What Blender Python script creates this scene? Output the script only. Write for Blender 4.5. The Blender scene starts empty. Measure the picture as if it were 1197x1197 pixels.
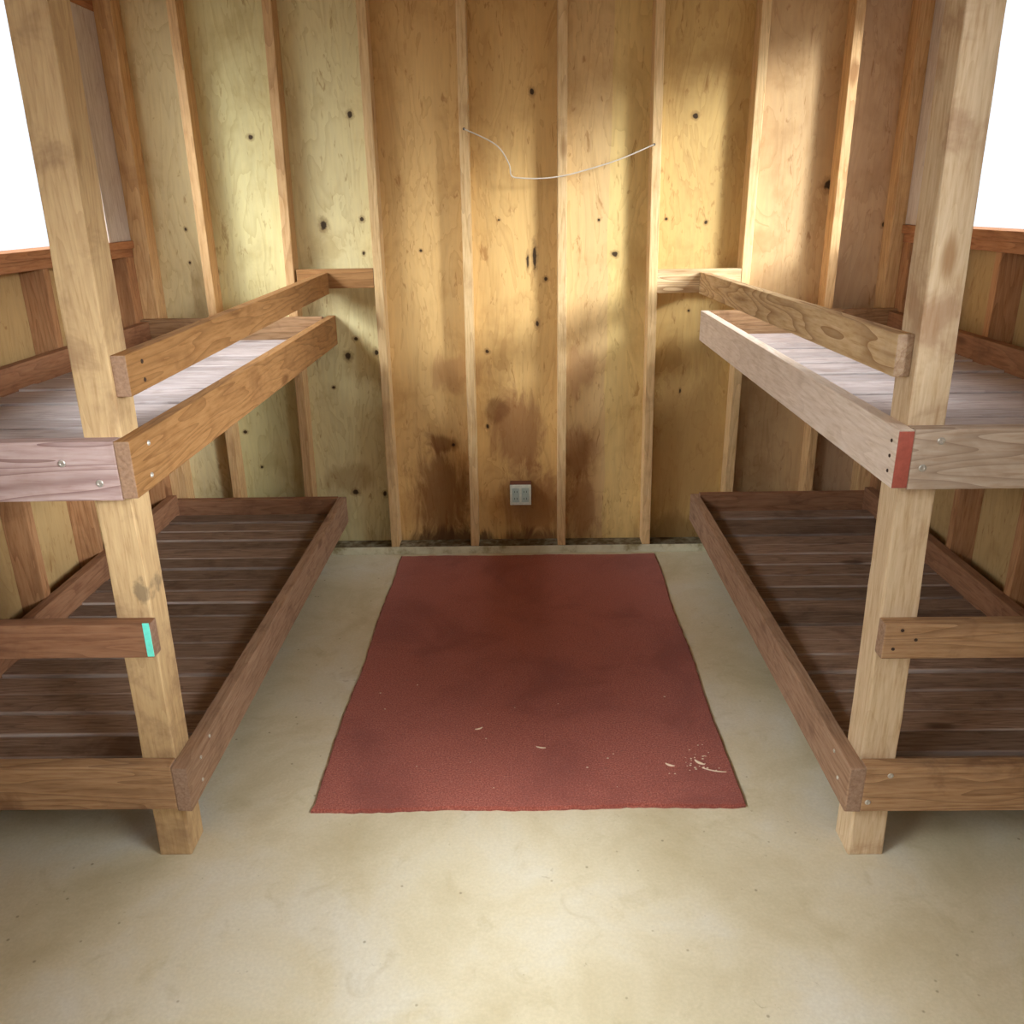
import bpy, bmesh, math, random
from mathutils import Vector, Matrix

random.seed(7)
S = bpy.context.scene
COL = S.collection

# ------------------------------------------------------------------ node helpers
class NT:
    def __init__(self, name, rough=0.75, spec=0.25):
        self.m = bpy.data.materials.new(name)
        self.m.use_nodes = True
        self.t = self.m.node_tree
        self.t.nodes.clear()
        self.out = self.t.nodes.new('ShaderNodeOutputMaterial')
        self.b = self.t.nodes.new('ShaderNodeBsdfPrincipled')
        self.b.inputs['Roughness'].default_value = rough
        self.b.inputs['Specular IOR Level'].default_value = spec
        self.t.links.new(self.b.outputs[0], self.out.inputs[0])

    def n(self, typ, ins=None, **kw):
        nd = self.t.nodes.new(typ)
        for k, v in kw.items():
            setattr(nd, k, v)
        for k, v in (ins or {}).items():
            self.put(nd.inputs[k], v)
        return nd

    def put(self, sock, v):
        if isinstance(v, bpy.types.NodeSocket):
            self.t.links.new(v, sock)
        else:
            if sock.type == 'RGBA' and len(v) == 3:
                v = (*v, 1)
            sock.default_value = v

    def math(self, op, a, b=0.0, c=None, clamp=False):
        nd = self.n('ShaderNodeMath', {0: a, 1: b}, operation=op, use_clamp=clamp)
        if c is not None:
            self.put(nd.inputs[2], c)
        return nd.outputs[0]

    def mix(self, fac, a, b, mode='MIX'):
        nd = self.n('ShaderNodeMix', data_type='RGBA', blend_type=mode)
        self.put(nd.inputs[0], fac)
        self.put(nd.inputs[6], a)
        self.put(nd.inputs[7], b)
        return nd.outputs[2]

    def ramp(self, fac, stops, interp='LINEAR'):
        nd = self.n('ShaderNodeValToRGB', {0: fac})
        r = nd.color_ramp
        r.interpolation = interp
        while len(r.elements) < len(stops):
            r.elements.new(0.5)
        for e, (p, c) in zip(r.elements, stops):
            e.position = p
            e.color = (*c, 1) if len(c) == 3 else c
        return nd.outputs[0]

    def noise(self, vec, scale, detail=3, rough=0.55, dist=0.0):
        return self.n('ShaderNodeTexNoise', {'Vector': vec, 'Scale': scale, 'Detail': detail,
                                            'Roughness': rough, 'Distortion': dist}).outputs[0]

    def mapr(self, v, a, b, c=0.0, d=1.0, smooth=False):
        nd = self.n('ShaderNodeMapRange', {0: v, 1: a, 2: b, 3: c, 4: d})
        if smooth:
            nd.interpolation_type = 'SMOOTHSTEP'
        return nd.outputs[0]

    def bump(self, h, strength=0.2, dist=0.002):
        nd = self.n('ShaderNodeBump', {'Height': h, 'Strength': strength, 'Distance': dist})
        self.t.links.new(nd.outputs[0], self.b.inputs['Normal'])

    def color(self, c):
        self.put(self.b.inputs['Base Color'], c)
        return self.m


def srgb(r, g, b):
    f = lambda v: (v / 255 / 12.92) if v / 255 <= 0.04045 else ((v / 255 + 0.055) / 1.055) ** 2.4
    return (f(r), f(g), f(b))


CACHE = {}

# style: dark line colour, base colour, light colour, stain colour, stain amount, ring strength, value spread
STYLES = {
    'post':   ((134, 98, 58), (184, 152, 108), (202, 172, 126), (130, 98, 70), 0.65, 0.22, 0.03),
    'postpale': ((150, 112, 72), (192, 164, 126), (212, 190, 156), (150, 112, 82), 0.60, 0.18, 0.03),
    'orange': ((100, 64, 32), (146, 104, 60), (166, 124, 78), (112, 74, 42), 0.40, 0.50, 0.05),
    'tan':    ((140, 102, 62), (194, 160, 112), (216, 190, 150), (150, 116, 84), 0.30, 0.80, 0.06),
    'pale':   ((170, 146, 122), (208, 190, 168), (226, 212, 198), (186, 164, 140), 0.30, 0.25, 0.04),
    'mauve':  ((116, 84, 78), (170, 142, 134), (186, 164, 156), (140, 110, 96), 0.35, 0.80, 0.04),
    'greyish': ((118, 92, 74), (176, 152, 128), (192, 176, 156), (140, 118, 96), 0.40, 0.60, 0.04),
    'worn':   ((92, 62, 44), (144, 112, 86), (166, 136, 110), (104, 76, 58), 0.55, 0.30, 0.05),
    'worntan': ((92, 62, 40), (150, 114, 78), (174, 140, 104), (104, 74, 52), 0.60, 0.50, 0.05),
    'redbrown': ((84, 50, 32), (134, 92, 64), (152, 112, 82), (90, 56, 40), 0.45, 0.35, 0.10),
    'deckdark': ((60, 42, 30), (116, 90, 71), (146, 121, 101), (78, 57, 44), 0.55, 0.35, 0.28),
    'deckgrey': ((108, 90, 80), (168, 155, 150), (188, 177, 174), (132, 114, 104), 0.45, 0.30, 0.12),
    'stud':   ((140, 96, 54), (192, 152, 100), (210, 174, 126), (140, 100, 62), 0.30, 0.40, 0.12),
    'studpale': ((150, 112, 68), (203, 168, 114), (220, 190, 142), (156, 118, 76), 0.35, 0.35, 0.06),
    'studdark': ((96, 58, 32), (152, 106, 68), (172, 128, 88), (100, 66, 44), 0.30, 0.40, 0.12),
    'sill':   ((96, 56, 30), (152, 100, 62), (174, 124, 84), (112, 68, 42), 0.30, 0.40, 0.06),
    'jamb':   ((140, 122, 104), (186, 172, 156), (204, 194, 182), (150, 132, 116), 0.30, 0.25, 0.05),
}


def wood(style, axis):
    key = (style, axis)
    if key in CACHE:
        return CACHE[key]
    dk, base, lt, st, sa, ring, spread = STYLES[style]
    dk, base, lt, st = (srgb(*c) for c in (dk, base, lt, st))
    t = NT('wood_%s_%s' % (style, 'xyz'[axis]), rough=0.72, spec=0.22)
    co = t.n('ShaderNodeTexCoord').outputs['Object']
    rnd = t.n('ShaderNodeObjectInfo').outputs['Random']
    off = t.n('ShaderNodeCombineXYZ', {0: t.math('MULTIPLY', rnd, 31.7), 1: t.math('MULTIPLY', rnd, 17.3),
                                       2: t.math('MULTIPLY', rnd, 53.1)}).outputs[0]
    p = t.n('ShaderNodeVectorMath', {0: co, 1: off}, operation='ADD').outputs[0]
    sc = [1.0, 1.0, 1.0]
    sc[axis] = 0.09
    ps = t.n('ShaderNodeVectorMath', {0: p, 1: sc}, operation='MULTIPLY').outputs[0]
    sc2 = [1.0, 1.0, 1.0]
    sc2[axis] = 0.10
    ps2 = t.n('ShaderNodeVectorMath', {0: p, 1: sc2}, operation='MULTIPLY').outputs[0]
    fine = t.noise(ps, 130, 4, 0.6)
    # growth rings: distorted shells around a line off the board's centre
    nz = t.n('ShaderNodeTexNoise', {'Vector': ps2, 'Scale': 9.0, 'Detail': 2.0}).outputs[0]
    field = t.math('MULTIPLY', nz, 15.0)
    rings = t.math('FRACT', field)
    line = t.math('POWER', rings, 3.0)
    c = t.mix(t.mapr(fine, 0.3, 0.7), base, lt)
    c = t.mix(t.math('MULTIPLY', line, ring, clamp=True), c, dk)
    c = t.mix(t.mapr(fine, 0.45, 0.2, 0, 0.35), c, dk)
    stain = t.noise(p, 6.0, 5, 0.65, 0.4)
    c = t.mix(t.mapr(stain, 0.5, 0.72, 0, sa, True), c, st)
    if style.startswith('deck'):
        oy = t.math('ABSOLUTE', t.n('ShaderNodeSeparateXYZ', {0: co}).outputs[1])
        edge_light = t.math('MULTIPLY', t.mapr(oy, .0405, .0455, 0, 1), t.mapr(t.noise(ps2, 30, 3), .35, .65, .05, .62))  # light caught along the slat edges, painted in as a paler band
        c = t.mix(edge_light, c, t.mix(0.6, lt, (.62, .55, .5)))
    # small knots
    sk = [9.0, 9.0, 9.0]
    sk[axis] = 3.2
    pk = t.n('ShaderNodeVectorMath', {0: p, 1: sk}, operation='MULTIPLY').outputs[0]
    vo = t.n('ShaderNodeTexVoronoi', {'Vector': pk, 'Scale': 0.62})
    kn = t.mapr(vo.outputs['Distance'], 0.05, 0.13, 0.75, 0.0, True)
    c = t.mix(kn, c, dk)
    # sawn end grain is greyer than the faces
    nrm = t.n('ShaderNodeSeparateXYZ', {0: t.n('ShaderNodeTexCoord').outputs['Normal']}).outputs[axis]
    c = t.mix(t.mapr(t.math('ABSOLUTE', nrm), .8, .95, 0, .7), c, t.mix(t.mapr(fine, .3, .7), srgb(132, 104, 84), srgb(158, 132, 112)))
    if style == 'post':
        # grey hand-grime smudge part way up the face
        q = t.n('ShaderNodeVectorMath', {0: t.n('ShaderNodeVectorMath', {0: co, 1: (-.022, .045, .475)}, operation='ADD').outputs[0],
                                         1: (1 / .020, .2, 1 / .036)}, operation='MULTIPLY').outputs[0]
        dl = t.n('ShaderNodeVectorMath', {0: q}, operation='LENGTH').outputs['Value']
        dl = t.math('ADD', dl, t.math('MULTIPLY', t.math('SUBTRACT', t.noise(p, 45, 4), .5), 1.6))
        c = t.mix(t.mapr(dl, .5, 1.1, .7, 0, True), c, srgb(112, 96, 74))
    hs = t.n('ShaderNodeHueSaturation', {'Color': c, 'Value': t.mapr(rnd, 0, 1, 1 - spread, 1 + spread)})
    t.bump(t.math('ADD', fine, t.math('MULTIPLY', line, -0.4)), 0.25, 0.0015)
    t.color(hs.outputs[0])
    CACHE[key] = t.m
    return t.m


def plywood(name, bays, knots=(), stains=(), ax=0, tint=(1, 1, 1)):
    """Sheathing seen between the studs. ax: the horizontal axis along the wall."""
    t = NT(name, rough=0.7, spec=0.22)
    co = t.n('ShaderNodeTexCoord').outputs['Object']
    sep = t.n('ShaderNodeSeparateXYZ', {0: co})
    h, z = sep.outputs[ax], sep.outputs[2]
    sc = t.n('ShaderNodeVectorMath', {0: co, 1: (1, 1, 0.10)}, operation='MULTIPLY').outputs[0]
    sc2 = t.n('ShaderNodeVectorMath', {0: co, 1: (1, 1, 0.28)}, operation='MULTIPLY').outputs[0]
    fine = t.noise(sc, 90, 4, 0.6)
    med = t.noise(sc2, 6, 4, 0.6, 0.6)
    stops = []
    for x, c in bays:
        stops.append(((x + 2.0) / 4.0, srgb(*c)))
    wob = t.math('ADD', h, t.math('MULTIPLY', t.math('SUBTRACT', med, 0.5), 0.05))
    base = t.ramp(t.math('MULTIPLY', t.math('ADD', wob, 2.0), 0.25), stops, 'CONSTANT')
    dark = t.mix(1.0, base, (0.62, 0.50, 0.36), 'MULTIPLY')
    light = t.mix(1.0, base, (1.10, 1.10, 1.06), 'MULTIPLY')
    c = t.mix(t.mapr(fine, 0.35, 0.7, 0, 1), base, light)
    field = t.math('FRACT', t.math('MULTIPLY', med, 9.0))
    c = t.mix(t.math('MULTIPLY', t.math('POWER', field, 3.5), 0.34), c, dark)
    blotch = t.noise(co, 3.2, 6, 0.62, 0.3)
    c = t.mix(t.mapr(blotch, 0.50, 0.70, 0, 0.45, True), c, dark)
    speck = t.noise(sc2, 34, 3, 0.7, 0.8)
    c = t.mix(t.mapr(speck, 0.60, 0.72, 0, 0.6, True), c, t.mix(1.0, base, (0.5, 0.33, 0.2), 'MULTIPLY'))
    # dirt smears with a shape of their own: (h, z, half-width, half-height, colour, amount)
    edge = t.noise(sc2, 11, 5, 0.7, 1.2)
    for (sx, sz, rx, rz, col, amt) in stains:
        dx = t.math('MULTIPLY', t.math('SUBTRACT', h, sx), 1 / rx)
        dz = t.math('MULTIPLY', t.math('SUBTRACT', z, sz), 1 / rz)
        d = t.math('SQRT', t.math('ADD', t.math('MULTIPLY', dx, dx), t.math('MULTIPLY', dz, dz)))
        d = t.math('ADD', d, t.math('MULTIPLY', t.math('SUBTRACT', edge, 0.5), 1.9))
        c = t.mix(t.mapr(d, 0.45, 1.05, amt, 0.0, True), c, srgb(*col))
    if knots:
        m = None
        wv = t.n('ShaderNodeVectorMath', {0: co, 1: (0, 0, 0)}, operation='ADD').outputs[0]
        for (kx, kz, r, st) in knots:
            dx = t.math('MULTIPLY', t.math('SUBTRACT', h, kx), 1 / r)
            dz = t.math('MULTIPLY', t.math('SUBTRACT', z, kz), 1 / (r * st))
            d = t.math('ADD', t.math('MULTIPLY', dx, dx), t.math('MULTIPLY', dz, dz))
            m = d if m is None else t.math('MINIMUM', m, d)
        jit = t.noise(co, 60, 2)
        m = t.math('MULTIPLY', m, t.mapr(jit, 0.3, 0.7, 0.6, 1.5))
        c = t.mix(t.mapr(m, 0.8, 5.0, 0.55, 0.0), c, srgb(120, 84, 44))
        c = t.mix(t.mapr(m, 0.5, 1.4, 0.92, 0.0, True), c, srgb(42, 26, 14))
    t.bump(fine, 0.15, 0.001)
    return t.color(c)


def plain(name, rgb, rough=0.6, spec=0.3, metal=0.0, var=0.12, scale=40):
    t = NT(name, rough, spec)
    t.b.inputs['Metallic'].default_value = metal
    co = t.n('ShaderNodeTexCoord').outputs['Object']
    nz = t.noise(co, scale, 4, 0.6)
    c = srgb(*rgb)
    c = t.mix(t.mapr(nz, 0.3, 0.7), tuple(v * (1 - var * 2) for v in c), tuple(min(1, v * (1 + var)) for v in c))
    t.bump(nz, 0.1, 0.001)
    return t.color(c)


def concrete():
    t = NT('concrete_floor', 0.62, 0.3)
    co = t.n('ShaderNodeTexCoord').outputs['Object']
    big = t.noise(co, 2.6, 6, 0.62, 0.4)
    mid = t.noise(co, 9, 5, 0.62, 0.8)
    fine = t.noise(co, 120, 3, 0.6)
    c = t.ramp(big, [(0.30, srgb(184, 170, 134)), (0.50, srgb(204, 193, 162)), (0.72, srgb(212, 207, 190))])
    c = t.mix(t.mapr(mid, 0.55, 0.75, 0, 0.45, True), c, srgb(174, 160, 122))
    c = t.mix(t.mapr(t.noise(co, 23, 4, 0.7, 1.5), 0.66, 0.76, 0, 0.4, True), c, srgb(120, 100, 68))
    c = t.mix(t.mapr(fine, 0.3, 0.7, 0, 0.22), c, srgb(150, 142, 118))
    sp = t.n('ShaderNodeTexVoronoi', {'Vector': co, 'Scale': 15.0})
    c = t.mix(t.mapr(sp.outputs['Distance'], 0.03, 0.07, 0.55, 0.0), c, srgb(92, 78, 52))
    t.bump(t.math('ADD', mid, t.math('MULTIPLY', fine, 0.3)), 0.12, 0.002)
    return t.color(c)


def carpet():
    t = NT('red_carpet', 0.95, 0.08)
    co = t.n('ShaderNodeTexCoord').outputs['Object']
    fine = t.noise(co, 210, 4, 0.75)
    mid = t.noise(co, 60, 4, 0.7)
    big = t.noise(co, 2.8, 5, 0.6, 0.5)
    c = t.ramp(fine, [(0.3, srgb(106, 48, 37)), (0.5, srgb(152, 77, 61)), (0.7, srgb(188, 117, 96))])
    c = t.mix(t.mapr(big, 0.42, 0.68, 0, 0.55, True), c, srgb(112, 48, 36))
    c = t.mix(t.mapr(mid, 0.6, 0.72, 0, 0.45, True), c, srgb(116, 74, 60))
    c = t.mix(t.mapr(t.noise(co, 150, 2, 0.5), 0.70, 0.76, 0, 0.6, True), c, srgb(176, 128, 104))
    t.bump(t.math('ADD', fine, mid), 0.55, 0.004)
    t.b.inputs['Sheen Weight'].default_value = 0.15
    t.b.inputs['Sheen Roughness'].default_value = 0.6
    return t.color(c)


def pale_plate():
    t = NT('pale_plate', 0.8, 0.2)
    tc = t.n('ShaderNodeTexCoord')
    nz = t.noise(tc.outputs['Object'], 9, 5, .65)
    c = t.ramp(nz, [(.32, srgb(150, 138, 100)), (.48, srgb(206, 202, 172)), (.7, srgb(222, 220, 196))])
    up = t.n('ShaderNodeSeparateXYZ', {0: tc.outputs['Normal']}).outputs[2]
    dirt = t.math('MULTIPLY', t.mapr(up, .6, .9, 0, 1), t.mapr(t.noise(tc.outputs['Object'], 30, 3), .3, .6, .7, 1))
    c = t.mix(dirt, c, srgb(84, 70, 46))          # litter and dirt lie on the ledge
    t.bump(nz, .2, .002)
    return t.color(c)


# ------------------------------------------------------------------ mesh helpers
def link(name, bm, mat, parent=None, kind=None, smooth=False):
    """One mesh object; its origin is moved to the middle of its own geometry."""
    lo = Vector([min(v.co[i] for v in bm.verts) for i in range(3)])
    hi = Vector([max(v.co[i] for v in bm.verts) for i in range(3)])
    c = (lo + hi) / 2
    bmesh.ops.translate(bm, verts=bm.verts, vec=-c)
    bmesh.ops.recalc_face_normals(bm, faces=bm.faces)
    me = bpy.data.meshes.new(name)
    bm.to_mesh(me)
    bm.free()
    if smooth:
        for f in me.polygons:
            f.use_smooth = True
    me.materials.append(mat)
    o = bpy.data.objects.new(name, me)
    COL.objects.link(o)
    base = Vector((0, 0, 0))
    q = parent
    while q is not None:
        base += q.location
        q = q.parent
    o.location = c - base
    if parent is not None:
        o.parent = parent
    if kind:
        o['kind'] = kind
    return o


def box_bm(x0, x1, y0, y1, z0, z1, bevel=0.003, fn=None, cuts=None, rough=0.0):
    bm = bmesh.new()
    r = bmesh.ops.create_cube(bm, size=1)
    for v in bm.verts:
        v.co = Vector(((x0 + x1) / 2 + v.co.x * (x1 - x0), (y0 + y1) / 2 + v.co.y * (y1 - y0),
                       (z0 + z1) / 2 + v.co.z * (z1 - z0)))
    if cuts:
        ax, n = cuts
        lo, hi = ((x0, x1), (y0, y1), (z0, z1))[ax]
        for i in range(1, n):
            pco = [0, 0, 0]
            pno = [0, 0, 0]
            pco[ax] = lo + (hi - lo) * i / n
            pno[ax] = 1
            bmesh.ops.bisect_plane(bm, geom=bm.verts[:] + bm.edges[:] + bm.faces[:], plane_co=pco, plane_no=pno)
    if bevel > 0:
        es = [e for e in bm.edges if len(e.link_faces) == 2 and e.calc_face_angle(0) > 0.5]
        bmesh.ops.bevel(bm, geom=es, offset=bevel, segments=2, profile=0.6, affect='EDGES', clamp_overlap=True)
    if rough:
        for v in bm.verts:
            v.co += Vector([random.uniform(-rough, rough) for _ in range(3)])
    if fn:
        for v in bm.verts:
            v.co = Vector(fn(v.co))
    return bm


def board(name, parent, x, y, z, style, fn=None, bevel=0.003, kind=None, axis=None, rough=0.0, cuts=None):
    d = (x[1] - x[0], y[1] - y[0], z[1] - z[0])
    a = d.index(max(d)) if axis is None else axis
    bm = box_bm(*x, *y, *z, bevel=bevel, fn=fn, rough=rough, cuts=cuts)
    return link(name, bm, wood(style, a), parent, kind)


def disc_bm(c, r, axis, depth=0.003, seg=14, slot=True):
    """Screw head: a low domed disc with a recessed cross, facing along axis (sign in depth)."""
    bm = bmesh.new()
    prof = [(r, 0.0), (r, 0.45), (r * 0.86, 0.85), (r * 0.45, 1.0), (r * 0.30, 0.5)]
    rings = []
    for (rr, k) in prof:
        ring = []
        for i in range(seg):
            a = 2 * math.pi * i / seg
            u, v = rr * math.cos(a), rr * math.sin(a)
            co = [0, 0, 0]
            co[axis] = depth * k
            co[(axis + 1) % 3] = u
            co[(axis + 2) % 3] = v
            ring.append(bm.verts.new(Vector(c) + Vector(co)))
        rings.append(ring)
    for A, B in zip(rings, rings[1:]):
        for i in range(seg):
            bm.faces.new((A[i], A[(i + 1) % seg], B[(i + 1) % seg], B[i]))
    bm.faces.new(rings[-1])
    bm.faces.new(rings[0])
    return bm


def empty(name, loc, label=None, cat=None, group=None, kind=None):
    o = bpy.data.objects.new(name, None)
    o.location = loc
    o.empty_display_size = 0.1
    COL.objects.link(o)
    for k, v in (('label', label), ('category', cat), ('group', group), ('kind', kind)):
        if v:
            o[k] = v
    return o


def tag(o, label, cat, group=None, kind=None):
    o['label'] = label
    o['category'] = cat
    if group:
        o['group'] = group
    if kind:
        o['kind'] = kind
    return o


def tube_bm(pts, r, seg=8):
    bm = bmesh.new()
    rings = []
    n = len(pts)
    for i, p in enumerate(pts):
        p = Vector(p)
        d = (Vector(pts[min(i + 1, n - 1)]) - Vector(pts[max(i - 1, 0)])).normalized()
        a = d.cross(Vector((0, 1, 0.01))).normalized()
        b = d.cross(a).normalized()
        rings.append([bm.verts.new(p + a * r * math.cos(2 * math.pi * k / seg) + b * r * math.sin(2 * math.pi * k / seg))
                      for k in range(seg)])
    for A, B in zip(rings, rings[1:]):
        for k in range(seg):
            bm.faces.new((A[k], A[(k + 1) % seg], B[(k + 1) % seg], B[k]))
    bm.faces.new(rings[0])
    bm.faces.new(rings[-1])
    return bm


def spline(pts, n=8):
    out = []
    for i in range(len(pts) - 1):
        p0, p1, p2, p3 = (Vector(pts[max(0, min(len(pts) - 1, i + k))]) for k in (-1, 0, 1, 2))
        for j in range(n):
            t = j / n
            out.append(0.5 * ((2 * p1) + (p2 - p0) * t + (2 * p0 - 5 * p1 + 4 * p2 - p3) * t * t
                              + (3 * p1 - p0 - 3 * p2 + p3) * t ** 3))
    out.append(Vector(pts[-1]))
    return out


# ------------------------------------------------------------------ setting
W = 3.735          # front face of the back wall's studs
PLY = 3.824        # sheathing behind them
XL, XR = -1.65, 1.60   # stud faces of the side walls
FRONT = -1.3
CEIL = 2.46

# floor
bm = box_bm(XL - 0.11, XR + 0.11, FRONT - 0.1, PLY + 0.02, -0.1, 0.0, bevel=0)
link('floor', bm, concrete(), None, 'structure')

KNOTS = [(-1.607, 1.47, .010, 1.1), (-1.444, 1.492, .006, 1), (-1.446, 1.354, .005, 1), (-1.335, 1.317, .010, 1.2),
         (-.848, 1.5, .013, 1.3), (-.681, 1.522, .008, 1.2), (-.684, 1.382, .006, 1.2), (-.747, 1.015, .009, .9),
         (-.788, .939, .013, 1.2), (-.659, .953, .009, 1.4), (-.867, .796, .007, .9), (-.805, .29, .013, 1),
         (-.666, .28, .008, 1.5), (-1.297, .592, .009, .8), (-.329, .517, .008, 1.2), (.057, 1.356, .008, 5.5),
         (.027, 1.335, .005, 5), (.105, 1.262, .007, 1.2), (.067, 1.071, .007, 1.8), (.405, 1.362, .011, .9),
         (.332, 1.503, .005, 1), (.62, 1.502, .006, 1), (.789, 1.485, .007, 1), (.736, 1.117, .006, 1),
         (.717, .758, .004, 2.5), (-.435, 1.389, .006, .9), (-.095, 1.509, .005, .8), (-.166, .605, .006, 1.6),
         (1.546, 1.466, .008, 1.2), (1.299, 1.627, .02, .9), (-1.24, 0.42, .006, 1.0), (-.16, .95, .008, 1),
         (-.70, 1.93, .010, 1.2), (.05, 2.0, .009, 1.3), (.72, 1.9, .010, 1), (-1.12, 1.85, .009, 1)]
BAYS = [(-2.0, (208, 192, 146)), (-1.36, (206, 196, 144)), (-.99, (210, 198, 150)), (-.62, (206, 170, 112)),
        (-.235, (205, 168, 108)), (.17, (206, 174, 122)), (.365, (212, 184, 122)), (.56, (196, 164, 104)),
        (.95, (190, 158, 114)), (1.31, (188, 158, 124))]
BROWN, RUST = (118, 76, 40), (134, 82, 48)
STAINS = [(-.40, .26, .17, .30, BROWN, .75), (-.02, .58, .14, .22, RUST, .62), (.05, .22, .20, .20, RUST, .6),
          (.27, .48, .10, .16, RUST, .55), (.28, .18, .10, .20, RUST, .45), (-.37, .52, .10, .05, BROWN, .7),
          (-.13, .68, .06, .06, BROWN, .6), (-.33, .02, .3, .10, (84, 60, 40), .8), (.03, .02, .24, .08, (96, 62, 42), .7),
          (.75, .06, .2, .12, (96, 70, 40), .6),
          (-.30, .85, .16, .10, (160, 112, 70), .5), (.26, .85, .10, .14, (164, 118, 80), .5),
          (-.82, .36, .14, .08, (150, 120, 76), .5), (.75, .5, .3, .5, (176, 138, 86), .5)]
wb = link('wall_back', box_bm(XL - 0.11, XR + 0.11, PLY, PLY + 0.016, 0.0, CEIL, bevel=0),
          plywood('plywood_back', BAYS, [(a, b - CEIL / 2, c, d) for a, b, c, d in KNOTS],
                  [(a, b - CEIL / 2, c, d, e, f) for a, b, c, d, e, f in STAINS]), None, 'structure')
# the object origin sits at the wall's middle: keep x as world x
off = wb.location.x
for v in wb.data.vertices:
    v.co.x += off
wb.location.x = 0.0

baseboard_z = 0.040
bb = link('baseboard_back', box_bm(XL + .0, XR, W, PLY, 0.0, baseboard_z, bevel=0.003),
          pale_plate(), None, 'structure')
STUDS = [(-1.600, 0, 'studdark'), (-1.345, .0, 'stud'), (-.985, -.028, 'stud'), (-.612, -.006, 'studpale'), (-.228, -.010, 'studpale'),
         (.172, .004, 'studpale'), (.555, .022, 'studpale'), (.955, -.004, 'studpale'), (1.318, .0, 'stud'), (1.575, 0, 'stud')]
STUDTOP = []
for (x, lean, sty) in STUDS[1:-1]:
    # lean: how far the foot is off the head
    f = (lambda q, x=x, l=lean: (q.x + l * (1 - q.z / 1.7), q.y, q.z))
    board('stud', wb, (x - .019, x + .019), (W, PLY), (baseboard_z, CEIL - .09), sty, fn=f)
board('stud', wb, (XL, XL + .070), (W, PLY), (baseboard_z, CEIL - .09), 'stud')
board('stud', wb, (XR - .054, XR), (W, PLY), (baseboard_z, CEIL - .09), 'stud')
board('top_plate', wb, (XL, XR), (W, PLY), (CEIL - .09, CEIL), 'stud')
board('blocking', wb, (-.963, -.633), (W, W + .038), (1.243, 1.323), 'orange')
board('blocking', wb, (.578, .934), (W, W + .038), (1.203, 1.300), 'tan')


def side_wall(name, s, x, studs, sill_top, sill_mid, sill_bot):
    """s=-1 left, +1 right; x: the stud face. Low sheathing, studs, open window band above."""
    px0, px1 = sorted((x + s * .089, x + s * .105))
    sx = lambda a, b: tuple(sorted((x + s * a, x + s * b)))
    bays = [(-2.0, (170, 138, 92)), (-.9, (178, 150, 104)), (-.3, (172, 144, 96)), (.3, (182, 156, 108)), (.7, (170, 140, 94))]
    kn = [(.35, .45, .008, 2.2), (.33, .22, .008, 1.4), (.1, -.2, .008, 1.3), (-.2, -.3, .007, 1.2), (.75, .3, .007, 1)]
    w = link(name, box_bm(px0, px1, FRONT, PLY, 0, sill_bot, bevel=0), plywood('plywood_' + name, bays, kn, (), ax=1), None, 'structure')
    y = studs
    for yy in y:
        board('stud', w, sx(0, .089), (yy - .019, yy + .019), (.040, sill_bot), 'studdark')
    board('sole_plate', w, sx(0, .089), (FRONT, W), (0, .040), 'studdark')
    board('corner_post', w, sx(0, .089), (3.66, PLY), (.040, sill_bot), 'studdark')
    # solid wall above the openings' ends
    for (ya, yb) in ((1.1, 1.9), (FRONT, -.9)):
        board('wall_panel', w, sx(0, .105), (ya, yb), (sill_bot, 2.30), 'stud', axis=2)
    board('header', w, sx(0, .105), (FRONT, PLY), (2.30, CEIL), 'sill')
    return w


def window(n, s, x, y0, y1, sill_top, sill_mid, sill_bot, jamb0=.12, jamb1=.05):
    sx = lambda a, b: tuple(sorted((x + s * a, x + s * b)))
    e = empty('window_%d' % n, (x, (y0 + y1) / 2, sill_bot), kind='structure')
    board('sill', e, sx(-.012, .12), (y0, min(y1, W)), (sill_mid, sill_top), 'sill')
    board('apron', e, sx(0, .105), (y0, y1), (sill_bot, sill_mid), 'sill')
    board('jamb', e, sx(0, .105), (y1 - jamb0, y1), (sill_top, 2.30), 'jamb')
    board('jamb', e, sx(0, .105), (y0, y0 + jamb1), (sill_top, 2.30), 'jamb')
    return e


side_wall('wall_left', -1, XL, [3.43, 3.03, 2.631, 2.23, 1.83, 1.43, .8, .2, -.4, -1.0], 1.452, 1.422, 1.388)
side_wall('wall_right', 1, XR, [3.375, 2.975, 2.565, 2.17, 1.77, 1.37, .8, .2, -.4, -1.0], 1.466, 1.432, 1.396)
window(1, -1, XL, 1.9, PLY, 1.452, 1.422, 1.388, jamb0=.284)
window(2, 1, XR, 1.9, PLY, 1.466, 1.432, 1.396, jamb0=.284)
window(3, -1, XL, -.9, 1.1, 1.452, 1.422, 1.388)
window(4, 1, XR, -.9, 1.1, 1.466, 1.432, 1.396)

# ceiling and front wall behind the camera, with a window added for front light
link('ceiling', box_bm(XL - .11, XR + .11, FRONT - .1, PLY + .02, CEIL, CEIL + .02, bevel=0),
     plywood('plywood_ceiling', [(-2.0, (206, 178, 122)), (0, (200, 170, 112))], (), ()), None, 'structure')
wf_m = plywood('plywood_front', [(-2.0, (204, 172, 112)), (0, (200, 168, 110))], (), ())
FX0, FX1, FZ0, FZ1 = -1.35, .35, 1.30, 2.30
bm = bmesh.new()
for b in ((XL - .11, FX0, 0, CEIL), (FX1, XR + .11, 0, CEIL), (FX0, FX1, FZ1, CEIL), (FX0, FX1, 0, FZ0)):
    t_ = box_bm(b[0], b[1], FRONT - .1, FRONT, b[2], b[3], bevel=0)
    me_ = bpy.data.meshes.new('tmp')
    t_.to_mesh(me_)
    t_.free()
    bm.from_mesh(me_)
    bpy.data.meshes.remove(me_)
link('wall_front', bm, wf_m, None, 'structure')
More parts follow.
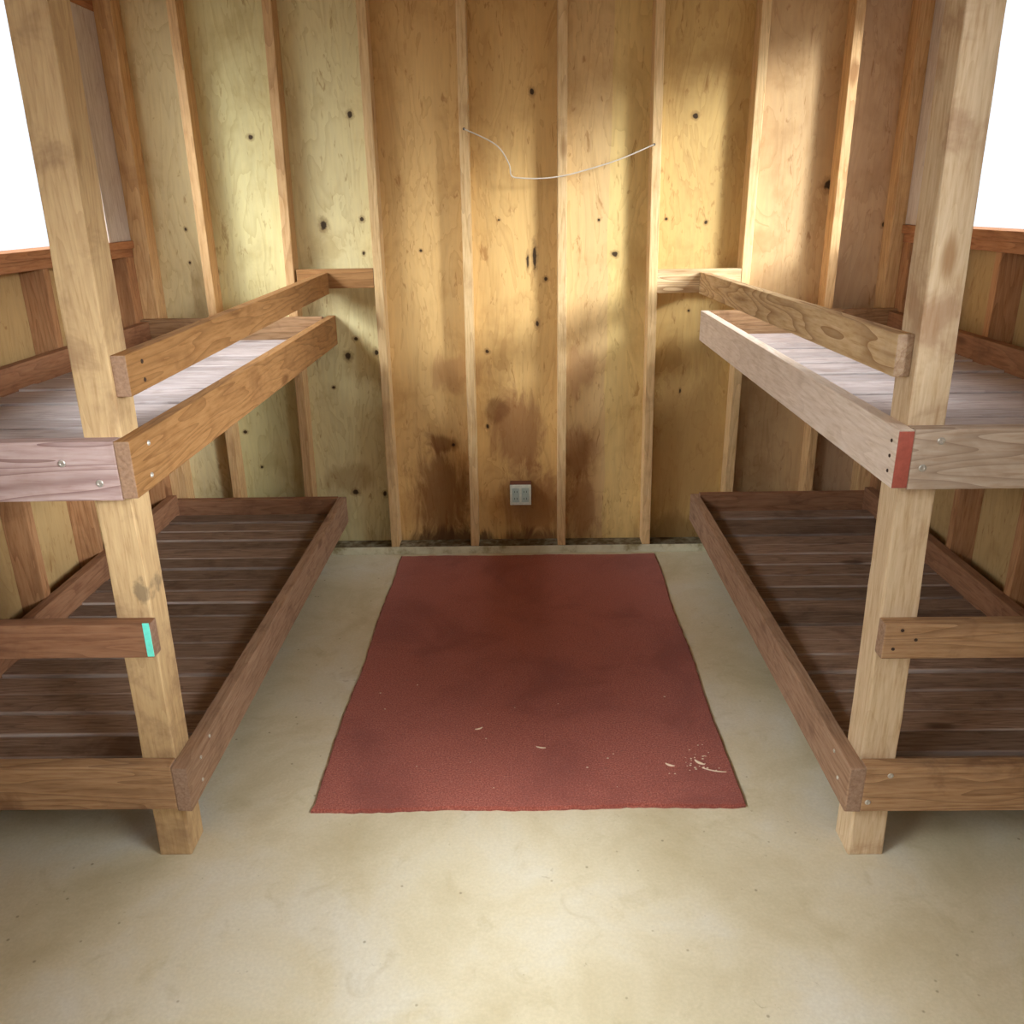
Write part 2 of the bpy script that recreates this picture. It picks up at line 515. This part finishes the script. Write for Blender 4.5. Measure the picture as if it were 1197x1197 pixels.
fw = empty('window_5', ((FX0 + FX1) / 2, FRONT, FZ0), kind='structure')
board('sill', fw, (FX0, FX1), (FRONT - .1, FRONT + .012), (FZ0, FZ0 + .034), 'sill')
board('jamb', fw, (FX0, FX0 + .04), (FRONT - .1, FRONT), (FZ0 + .034, FZ1), 'jamb')
board('jamb', fw, (FX1 - .04, FX1), (FRONT - .1, FRONT), (FZ0 + .034, FZ1), 'jamb')

# ------------------------------------------------------------------ bunk beds
steel = plain('screw_steel', (190, 184, 172), 0.4, 0.5, 0.6, 0.05)
rust = plain('dark_nail', (62, 44, 34), 0.6, 0.3, 0.2, 0.1)
turq = plain('turquoise_paint', (112, 232, 208), 0.55, 0.4, 0, 0.06, 90)
redp = plain('red_paint', (160, 82, 66), 0.6, 0.3, 0, 0.12, 60)


def screw(parent, c, axis, depth, r=.006, mat=None, name='screw_head'):
    return link(name, disc_bm(c, r, axis, depth), mat or steel, parent, smooth=False)


def lerp(a, b, k):
    return a + (b - a) * k


def bunk(s, P):
    """s=-1: along the left wall, +1: along the right wall. X values are given as in the place."""
    bed = empty('bunk_bed', (P['base'], 2.75, 0), P['label'], 'bunk bed', 'plank bunk beds along the side walls')
    X = lambda a, b: (min(a, b), max(a, b))
    yc0, yc1 = P['yc']          # cross boards in front of the post
    py0, py1 = yc1, yc1 + .089
    xi, xo = P['post']          # aisle edge, wall edge at floor; (value, slope)
    wall = P['wall']

    def postf(q):
        k = (q.x - 0.0)
        a = xi[0] + xi[1] * q.z
        b = xo[0] + xo[1] * q.z
        return (lerp(a, b, q.x), q.y, q.z)
    bm = box_bm(0, 1, 0, 1, 0, 1, bevel=0, fn=None)
    bm.free()
    pb = box_bm(-.0445, .0445, py0, py1, 0, CEIL, bevel=.005, cuts=(2, 24))

    for v in pb.verts:
        k = (v.co.x + .0445) / .089
        lo, hi = sorted((xi[0] + xi[1] * v.co.z, xo[0] + xo[1] * v.co.z))
        v.co.x = lerp(lo, hi, k) + random.uniform(-.0012, .0012)
        v.co.y += random.uniform(-.0008, .0008)
    post = link('post', pb, wood(P['s_post'], 2), bed)

    # upper bunk
    uo, ui = P['upper_x']
    za, zb = P['upper_z']
    up = board('side_rail', bed, X(uo, ui), (yc0, P['upper_end']), (za, zb), P['s_upside'])
    ea, eb = P['uend_z']
    ue = board('end_rail', bed, X(ui, wall), (yc0, yc1), (ea, eb), P['s_upend'])
    board('wall_rail', bed, X(wall, wall - s * .038), (yc1, W - .038), (1.0, 1.118), 'redbrown')
    board('end_rail', bed, X(ui, wall), (W - .038, W), (1.0, 1.128), P['s_upback'])
    # guard rail, fixed to the aisle face of the post
    g = P['guard']
    gy0, gy1 = g['y']

    def gf(q):
        k = (q.y - gy0) / (gy1 - gy0)
        return (q.x + lerp(0, g['dx'], k), q.y, q.z + lerp(0, g['dz'], k))
    gr = board('guard_rail', bed, X(*g['x']), (gy0, gy1), g['z'], P['s_guard'], fn=gf)
    # lower bunk
    lo_, li = P['lower_x']
    lz = P['lower_z']
    lr = board('side_rail', bed, X(lo_, li), (yc0, W), lz, P['s_lowside'], bevel=.0035, rough=.0008)
    le = board('end_rail', bed, X(li, wall), (yc0, yc1), P['lend_z'], P['s_lowend'], bevel=.0035)
    board('wall_rail', bed, X(wall, wall - s * .038), (yc1, W - .038), (.20, .328), 'redbrown')
    board('end_rail', bed, X(li, wall), (W - .038, W), (.185, .300), 'redbrown')
    st = board('step_rail', bed, X(P['step_x'], wall), (yc0, yc1), P['step_z'], P['s_step'], bevel=.004)
    # plank decks
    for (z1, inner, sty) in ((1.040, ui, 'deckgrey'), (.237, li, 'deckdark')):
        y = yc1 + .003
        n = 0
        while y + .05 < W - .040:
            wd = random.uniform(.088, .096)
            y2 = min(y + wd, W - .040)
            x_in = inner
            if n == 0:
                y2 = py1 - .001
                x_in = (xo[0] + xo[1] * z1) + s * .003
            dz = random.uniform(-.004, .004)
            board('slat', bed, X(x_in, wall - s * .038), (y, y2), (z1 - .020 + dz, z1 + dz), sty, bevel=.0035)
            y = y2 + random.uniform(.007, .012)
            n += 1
    return bed, dict(post=post, up=up, ue=ue, gr=gr, lr=lr, le=le, st=st)


left, L = bunk(-1, dict(
    base=-1.24, label='wooden plank bunk bed along the left wall with a turquoise paint mark on its step',
    wall=XL, yc=(1.711, 1.749), post=((-.874, .011), (-.9575, .0125)),
    upper_x=(-.8296, -.8635), upper_z=(.993, 1.120), upper_end=PLY, uend_z=(.989, 1.121),
    guard=dict(x=(-.8275, -.8615), y=(1.757, W), z=(1.205, 1.293), dz=.017, dx=.0),
    lower_x=(-.832, -.8695), lower_z=(.170, .297), lend_z=(.176, .303), step_x=-.857, step_z=(.604, .690),
    s_post='post', s_upside='orange', s_upend='mauve', s_upback='worntan', s_guard='orange', s_lowside='worn',
    s_lowend='worntan', s_step='redbrown'))
right, R = bunk(1, dict(
    base=1.19, label='wooden plank bunk bed along the right wall with a red painted board end',
    wall=XR, yc=(1.698, 1.736), post=((.815, -.009), (.9045, -.018)),
    upper_x=(.7725, .8055), upper_z=(1.0, 1.127), upper_end=3.74, uend_z=(.997, 1.128),
    guard=dict(x=(.768, .8025), y=(1.754, W), z=(1.226, 1.314), dz=-.026, dx=-.010),
    lower_x=(.774, .8125), lower_z=(.166, .292), lend_z=(.167, .295), step_x=.806, step_z=(.591, .679),
    s_post='postpale', s_upside='pale', s_upend='greyish', s_upback='worntan', s_guard='tan', s_lowside='worn',
    s_lowend='worntan', s_step='worntan'))

# paint marks and fixings on the boards
bm = box_bm(-.8725, -.8580, 1.7098, 1.712, .608, .6935, bevel=.0005,
            fn=lambda q: (q.x + (.65 - q.z) * .0 + random.uniform(-.0006, .0006), q.y, q.z))
tp = link('paint_mark', bm, turq, L['st'])
tp['label'] = 'turquoise paint stripe'
bm = box_bm(.7735, .8045, 1.6968, 1.6985, 1.002, 1.124, bevel=.0005)
rp = link('painted_end', bm, redp, R['up'])
rp['label'] = 'red painted board end'
for (x, z) in ((-.872 - .035, 1.029), (-.98, 1.074)):
    screw(L['ue'], (x, 1.711, z), 1, -.003, .008)
for (y, z) in ((1.80, 1.093), (1.79, 1.022)):
    screw(L['up'], (-.8296, y, z), 0, .003, .006)
for (y, z) in ((1.83, 1.268), (1.83, 1.228)):
    screw(L['gr'], (-.8275, y, z), 0, .0025, .005, rust, 'nail_head')
for (y, z) in ((1.80, .265), (1.87, .28), (1.79, .205)):
    screw(L['lr'], (-.832, y, z), 0, .003, .005)
for (x, z) in ((.862, 1.103), (.832, 1.045)):
    screw(R['ue'], (x, 1.698, z), 1, -.003, .008)
for z in (1.032, 1.065, 1.098):
    screw(R['up'], (.7725, 1.725, z), 0, -.002, .004, rust, 'nail_head')
for (x, z) in ((.845, .664), (.878, .640), (.83, .617)):
    screw(R['st'], (x, 1.698, z), 1, -.002, .004, rust, 'nail_head')
for (x, z) in ((.872, .272), (.827, .195)):
    screw(R['le'], (x, 1.698, z), 1, -.003, .007)
for (y, z) in ((1.80, .27), (1.76, .22)):
    screw(R['lr'], (.774, y, z), 0, -.003, .005)

# ------------------------------------------------------------------ carpet
cs = [Vector((-.601, 1.906, 0)), Vector((.600, 1.919, 0)), Vector((.613, 3.697, 0)), Vector((-.588, 3.697, 0))]
bm = bmesh.new()
N = 70
loop = []
for i in range(4):
    a, b = cs[i], cs[(i + 1) % 4]
    nrm = Vector(((b - a).y, -(b - a).x, 0)).normalized()
    for k in range(N):
        p = a.lerp(b, k / N)
        w = 0.0035 * math.sin(k * .21 + i) + random.uniform(-.0022, .0022)
        loop.append(p + nrm * w)
lowr = [bm.verts.new(p) for p in loop]
cen = sum(loop, Vector()) / len(loop)
r2 = [bm.verts.new(p + Vector((0, 0, .007))) for p in loop]
r3 = [bm.verts.new(p + (cen - p).normalized() * .006 + Vector((0, 0, .010))) for p in loop]
M = len(loop)
for A, B in ((lowr, r2), (r2, r3)):
    for i in range(M):
        bm.faces.new((A[i], A[(i + 1) % M], B[(i + 1) % M], B[i]))
bm.faces.new(r3)
bm.faces.new(list(reversed(lowr)))
rug = link('carpet', bm, carpet())
tag(rug, 'faded red rectangular carpet lying on the concrete floor between the bunks', 'carpet')

# litter lying on the carpet
straw = plain('pale_straw', (214, 190, 160), 0.8, 0.2, 0, 0.1)


def flake(name, x, y, l, w, ang, label, cat, z=.0102, bend=.25):
    pts = []
    for i in range(7):
        t = i / 6 - .5
        pts.append(Vector((x + l * t * math.cos(ang) - bend * l * (t * t) * math.sin(ang),
                           y + l * t * math.sin(ang) + bend * l * (t * t) * math.cos(ang), z)))
    bm = bmesh.new()
    rows = []
    for i, p in enumerate(pts):
        ww = w * (1 - (abs(i - 3) / 3.4) ** 2)
        n = Vector((-math.sin(ang), math.cos(ang), 0))
        rows.append([bm.verts.new(p - n * ww), bm.verts.new(p + n * ww), bm.verts.new(p + Vector((0, 0, .003)))])
    for a, b in zip(rows, rows[1:]):
        for j in range(3):
            bm.faces.new((a[j], a[(j + 1) % 3], b[(j + 1) % 3], b[j]))
    bm.faces.new(rows[0])
    bm.faces.new(rows[-1])
    o = link(name, bm, straw)
    return tag(o, label, cat, 'pale scraps on the red carpet')


flake('straw_scrap', -.152, 2.285, .026, .0035, .45, 'short pale straw scrap lying nearest the middle of the red carpet', 'scrap')
flake('straw_scrap', .042, 2.183, .03, .0022, -.25, 'thin curved pale scrap near the front middle of the carpet', 'scrap')
flake('paper_scrap', .510, 2.105, .034, .006, -.75, 'largest white paper scrap near the carpet\'s front right corner', 'scrap')
flake('paper_scrap', .421, 2.094, .028, .005, -.5, 'small white scrap just left of the largest one on the carpet', 'scrap')
flake('straw_scrap', .545, 2.065, .07, .0016, -.3, 'long thin pale strand at the carpet\'s right front edge', 'scrap')
bm = bmesh.new()
for i in range(46):
    if i < 30:
        x, y = random.gauss(.50, .035), random.gauss(2.105, .035)
    else:
        x, y = random.uniform(-.5, .56), random.uniform(1.97, 2.6)
    r = random.uniform(.0012, .0032)
    mtx = Matrix.Translation((x, y, .0108 + r * .62)) @ Matrix.Diagonal((1.3, .8, .6, 1))
    bmesh.ops.create_icosphere(bm, subdivisions=1, radius=r, matrix=mtx)
tag(link('crumbs', bm, straw), 'tiny pale crumbs scattered over the front of the red carpet', 'crumbs', kind='stuff')

# ------------------------------------------------------------------ outlet on the back wall
ob = empty('electrical_outlet', (-.017, PLY, .288), 'square grey electrical outlet box low on the back wall above the carpet', 'outlet')
box_m = plain('box_paint', (96, 58, 42), 0.6, 0.3, 0, 0.1)
plate_m = plain('plate_grey', (202, 206, 188), 0.45, 0.4, 0.0, 0.08, 60)
face_m = plain('socket_grey', (164, 178, 166), 0.5, 0.4, 0.0, 0.06)
slot_m = plain('slot_dark', (92, 100, 92), 0.7, 0.2, 0.0, 0.05)
bx = link('box', box_bm(-.067, .034, PLY - .060, PLY, .238, .338, bevel=.004), box_m, ob)
bx['label'] = 'reddish brown box sides'
pl = link('cover_plate', box_bm(-.067, .033, PLY - .066, PLY - .060, .237, .337, bevel=.003), plate_m, ob)
for cx in (-.039, .005):
    f_ = link('receptacle', box_bm(cx - .017, cx + .017, PLY - .069, PLY - .066, .252, .322, bevel=.0015), face_m, ob)
    for cz in (.270, .304):
        bm = bmesh.new()
        for dx in (-.006, .006):
            b2 = box_bm(cx + dx - .0014, cx + dx + .0014, PLY - .0694, PLY - .069, cz - .005, cz + .005, bevel=0)
            m2 = bpy.data.meshes.new('t')
            b2.to_mesh(m2)
            b2.free()
            bm.from_mesh(m2)
            bpy.data.meshes.remove(m2)
        link('socket_slots', bm, slot_m, f_)

# thin wire strung loosely between two studs of the back wall
wm = plain('pale_wire', (206, 198, 180), 0.5, 0.4, 0, 0.05)
nail_a, nail_b = (-.226, W - .006, 1.86), (.543, W - .006, 1.79)
wp = spline([nail_a, (-.10, W - .006, 1.80), (-.048, W - .006, 1.73), (-.037, W - .006, 1.682), (.0, W - .006, 1.672), (.083, W - .006, 1.669),
             (.163, W - .006, 1.676), (.251, W - .006, 1.694), (.40, W - .006, 1.735), nail_b], 8)
wire = link('wire', tube_bm(wp, .0026), wm, smooth=True)
tag(wire, 'thin pale wire sagging across the studs high on the back wall', 'wire')
for q in (nail_a, nail_b):
    link('nail', disc_bm((q[0], W, q[2]), .005, 1, -.009), rust, wire)

# ------------------------------------------------------------------ light
w = bpy.data.worlds.new('sky')
S.world = w
w.use_nodes = True
nt = w.node_tree
nt.nodes.clear()
out = nt.nodes.new('ShaderNodeOutputWorld')
bg = nt.nodes.new('ShaderNodeBackground')
nt.links.new(bg.outputs[0], out.inputs[0])
geo = nt.nodes.new('ShaderNodeTexCoord')
# an overcast sky, brighter where the trees open up: (direction, strength, cosine where it starts)
LOBES = [((1.0, -.55, 1.05), 15.0, .84), ((-1.0, -.45, 1.05), 18.0, .84), ((1.0, -.80, .40), 16.0, .92),
         ((-1.0, -.80, .42), 16.0, .92), ((-.40, -1.0, .35), 3.5, .75),
         ((1.0, -.90, .35), 230.0, .990), ((1.0, -.60, 1.0), 120.0, .986), ((-1.0, -.60, .95), 110.0, .986)]
total = None
for d, st, c0 in LOBES:
    d = Vector(d).normalized()
    dp = nt.nodes.new('ShaderNodeVectorMath')
    dp.operation = 'DOT_PRODUCT'
    nt.links.new(geo.outputs['Generated'], dp.inputs[0])
    dp.inputs[1].default_value = d
    mr = nt.nodes.new('ShaderNodeMapRange')
    mr.interpolation_type = 'SMOOTHSTEP'
    nt.links.new(dp.outputs['Value'], mr.inputs[0])
    mr.inputs[1].default_value = c0
    mr.inputs[2].default_value = 1.0
    mr.inputs[3].default_value = 0.0
    mr.inputs[4].default_value = st
    if total is None:
        total = mr.outputs[0]
    else:
        ad = nt.nodes.new('ShaderNodeMath')
        nt.links.new(total, ad.inputs[0])
        nt.links.new(mr.outputs[0], ad.inputs[1])
        total = ad.outputs[0]
ad = nt.nodes.new('ShaderNodeMath')
nt.links.new(total, ad.inputs[0])
ad.inputs[1].default_value = 1.7
nt.links.new(ad.outputs[0], bg.inputs[1])
bg.inputs[0].default_value = (0.91, 0.965, 1.03, 1)
w.cycles.sampling_method = 'AUTOMATIC'

# ------------------------------------------------------------------ camera (solved from the photograph)
f_px, pitch, yaw, roll = 988.69, .35121, .015573, -.016878
R0 = Vector((math.cos(yaw), math.sin(yaw), 0))
F0 = Vector((-math.sin(yaw), math.cos(yaw), 0))
F = F0 * math.cos(pitch) + Vector((0, 0, -1)) * math.sin(pitch)
U0 = F0 * math.sin(pitch) + Vector((0, 0, 1)) * math.cos(pitch)
Rr = R0 * math.cos(roll) + U0 * math.sin(roll)
Ur = -R0 * math.sin(roll) + U0 * math.cos(roll)
cam = bpy.data.cameras.new('camera')
cam.sensor_width = 36
cam.lens = f_px / 1197 * 36
cam.clip_start = .02
co = bpy.data.objects.new('camera', cam)
m3 = Matrix((Rr, Ur, -F)).transposed()
co.matrix_world = Matrix.Translation((0, 0, 1.58)) @ m3.to_4x4()
COL.objects.link(co)
S.camera = co

S.view_settings.view_transform = 'Standard'
S.view_settings.look = 'None'
S.view_settings.gamma = 1
S.view_settings.use_curve_mapping = False
S.view_settings.exposure = -0.58
S.cycles.use_denoising = True
S.cycles.max_bounces = 10
S.cycles.diffuse_bounces = 7
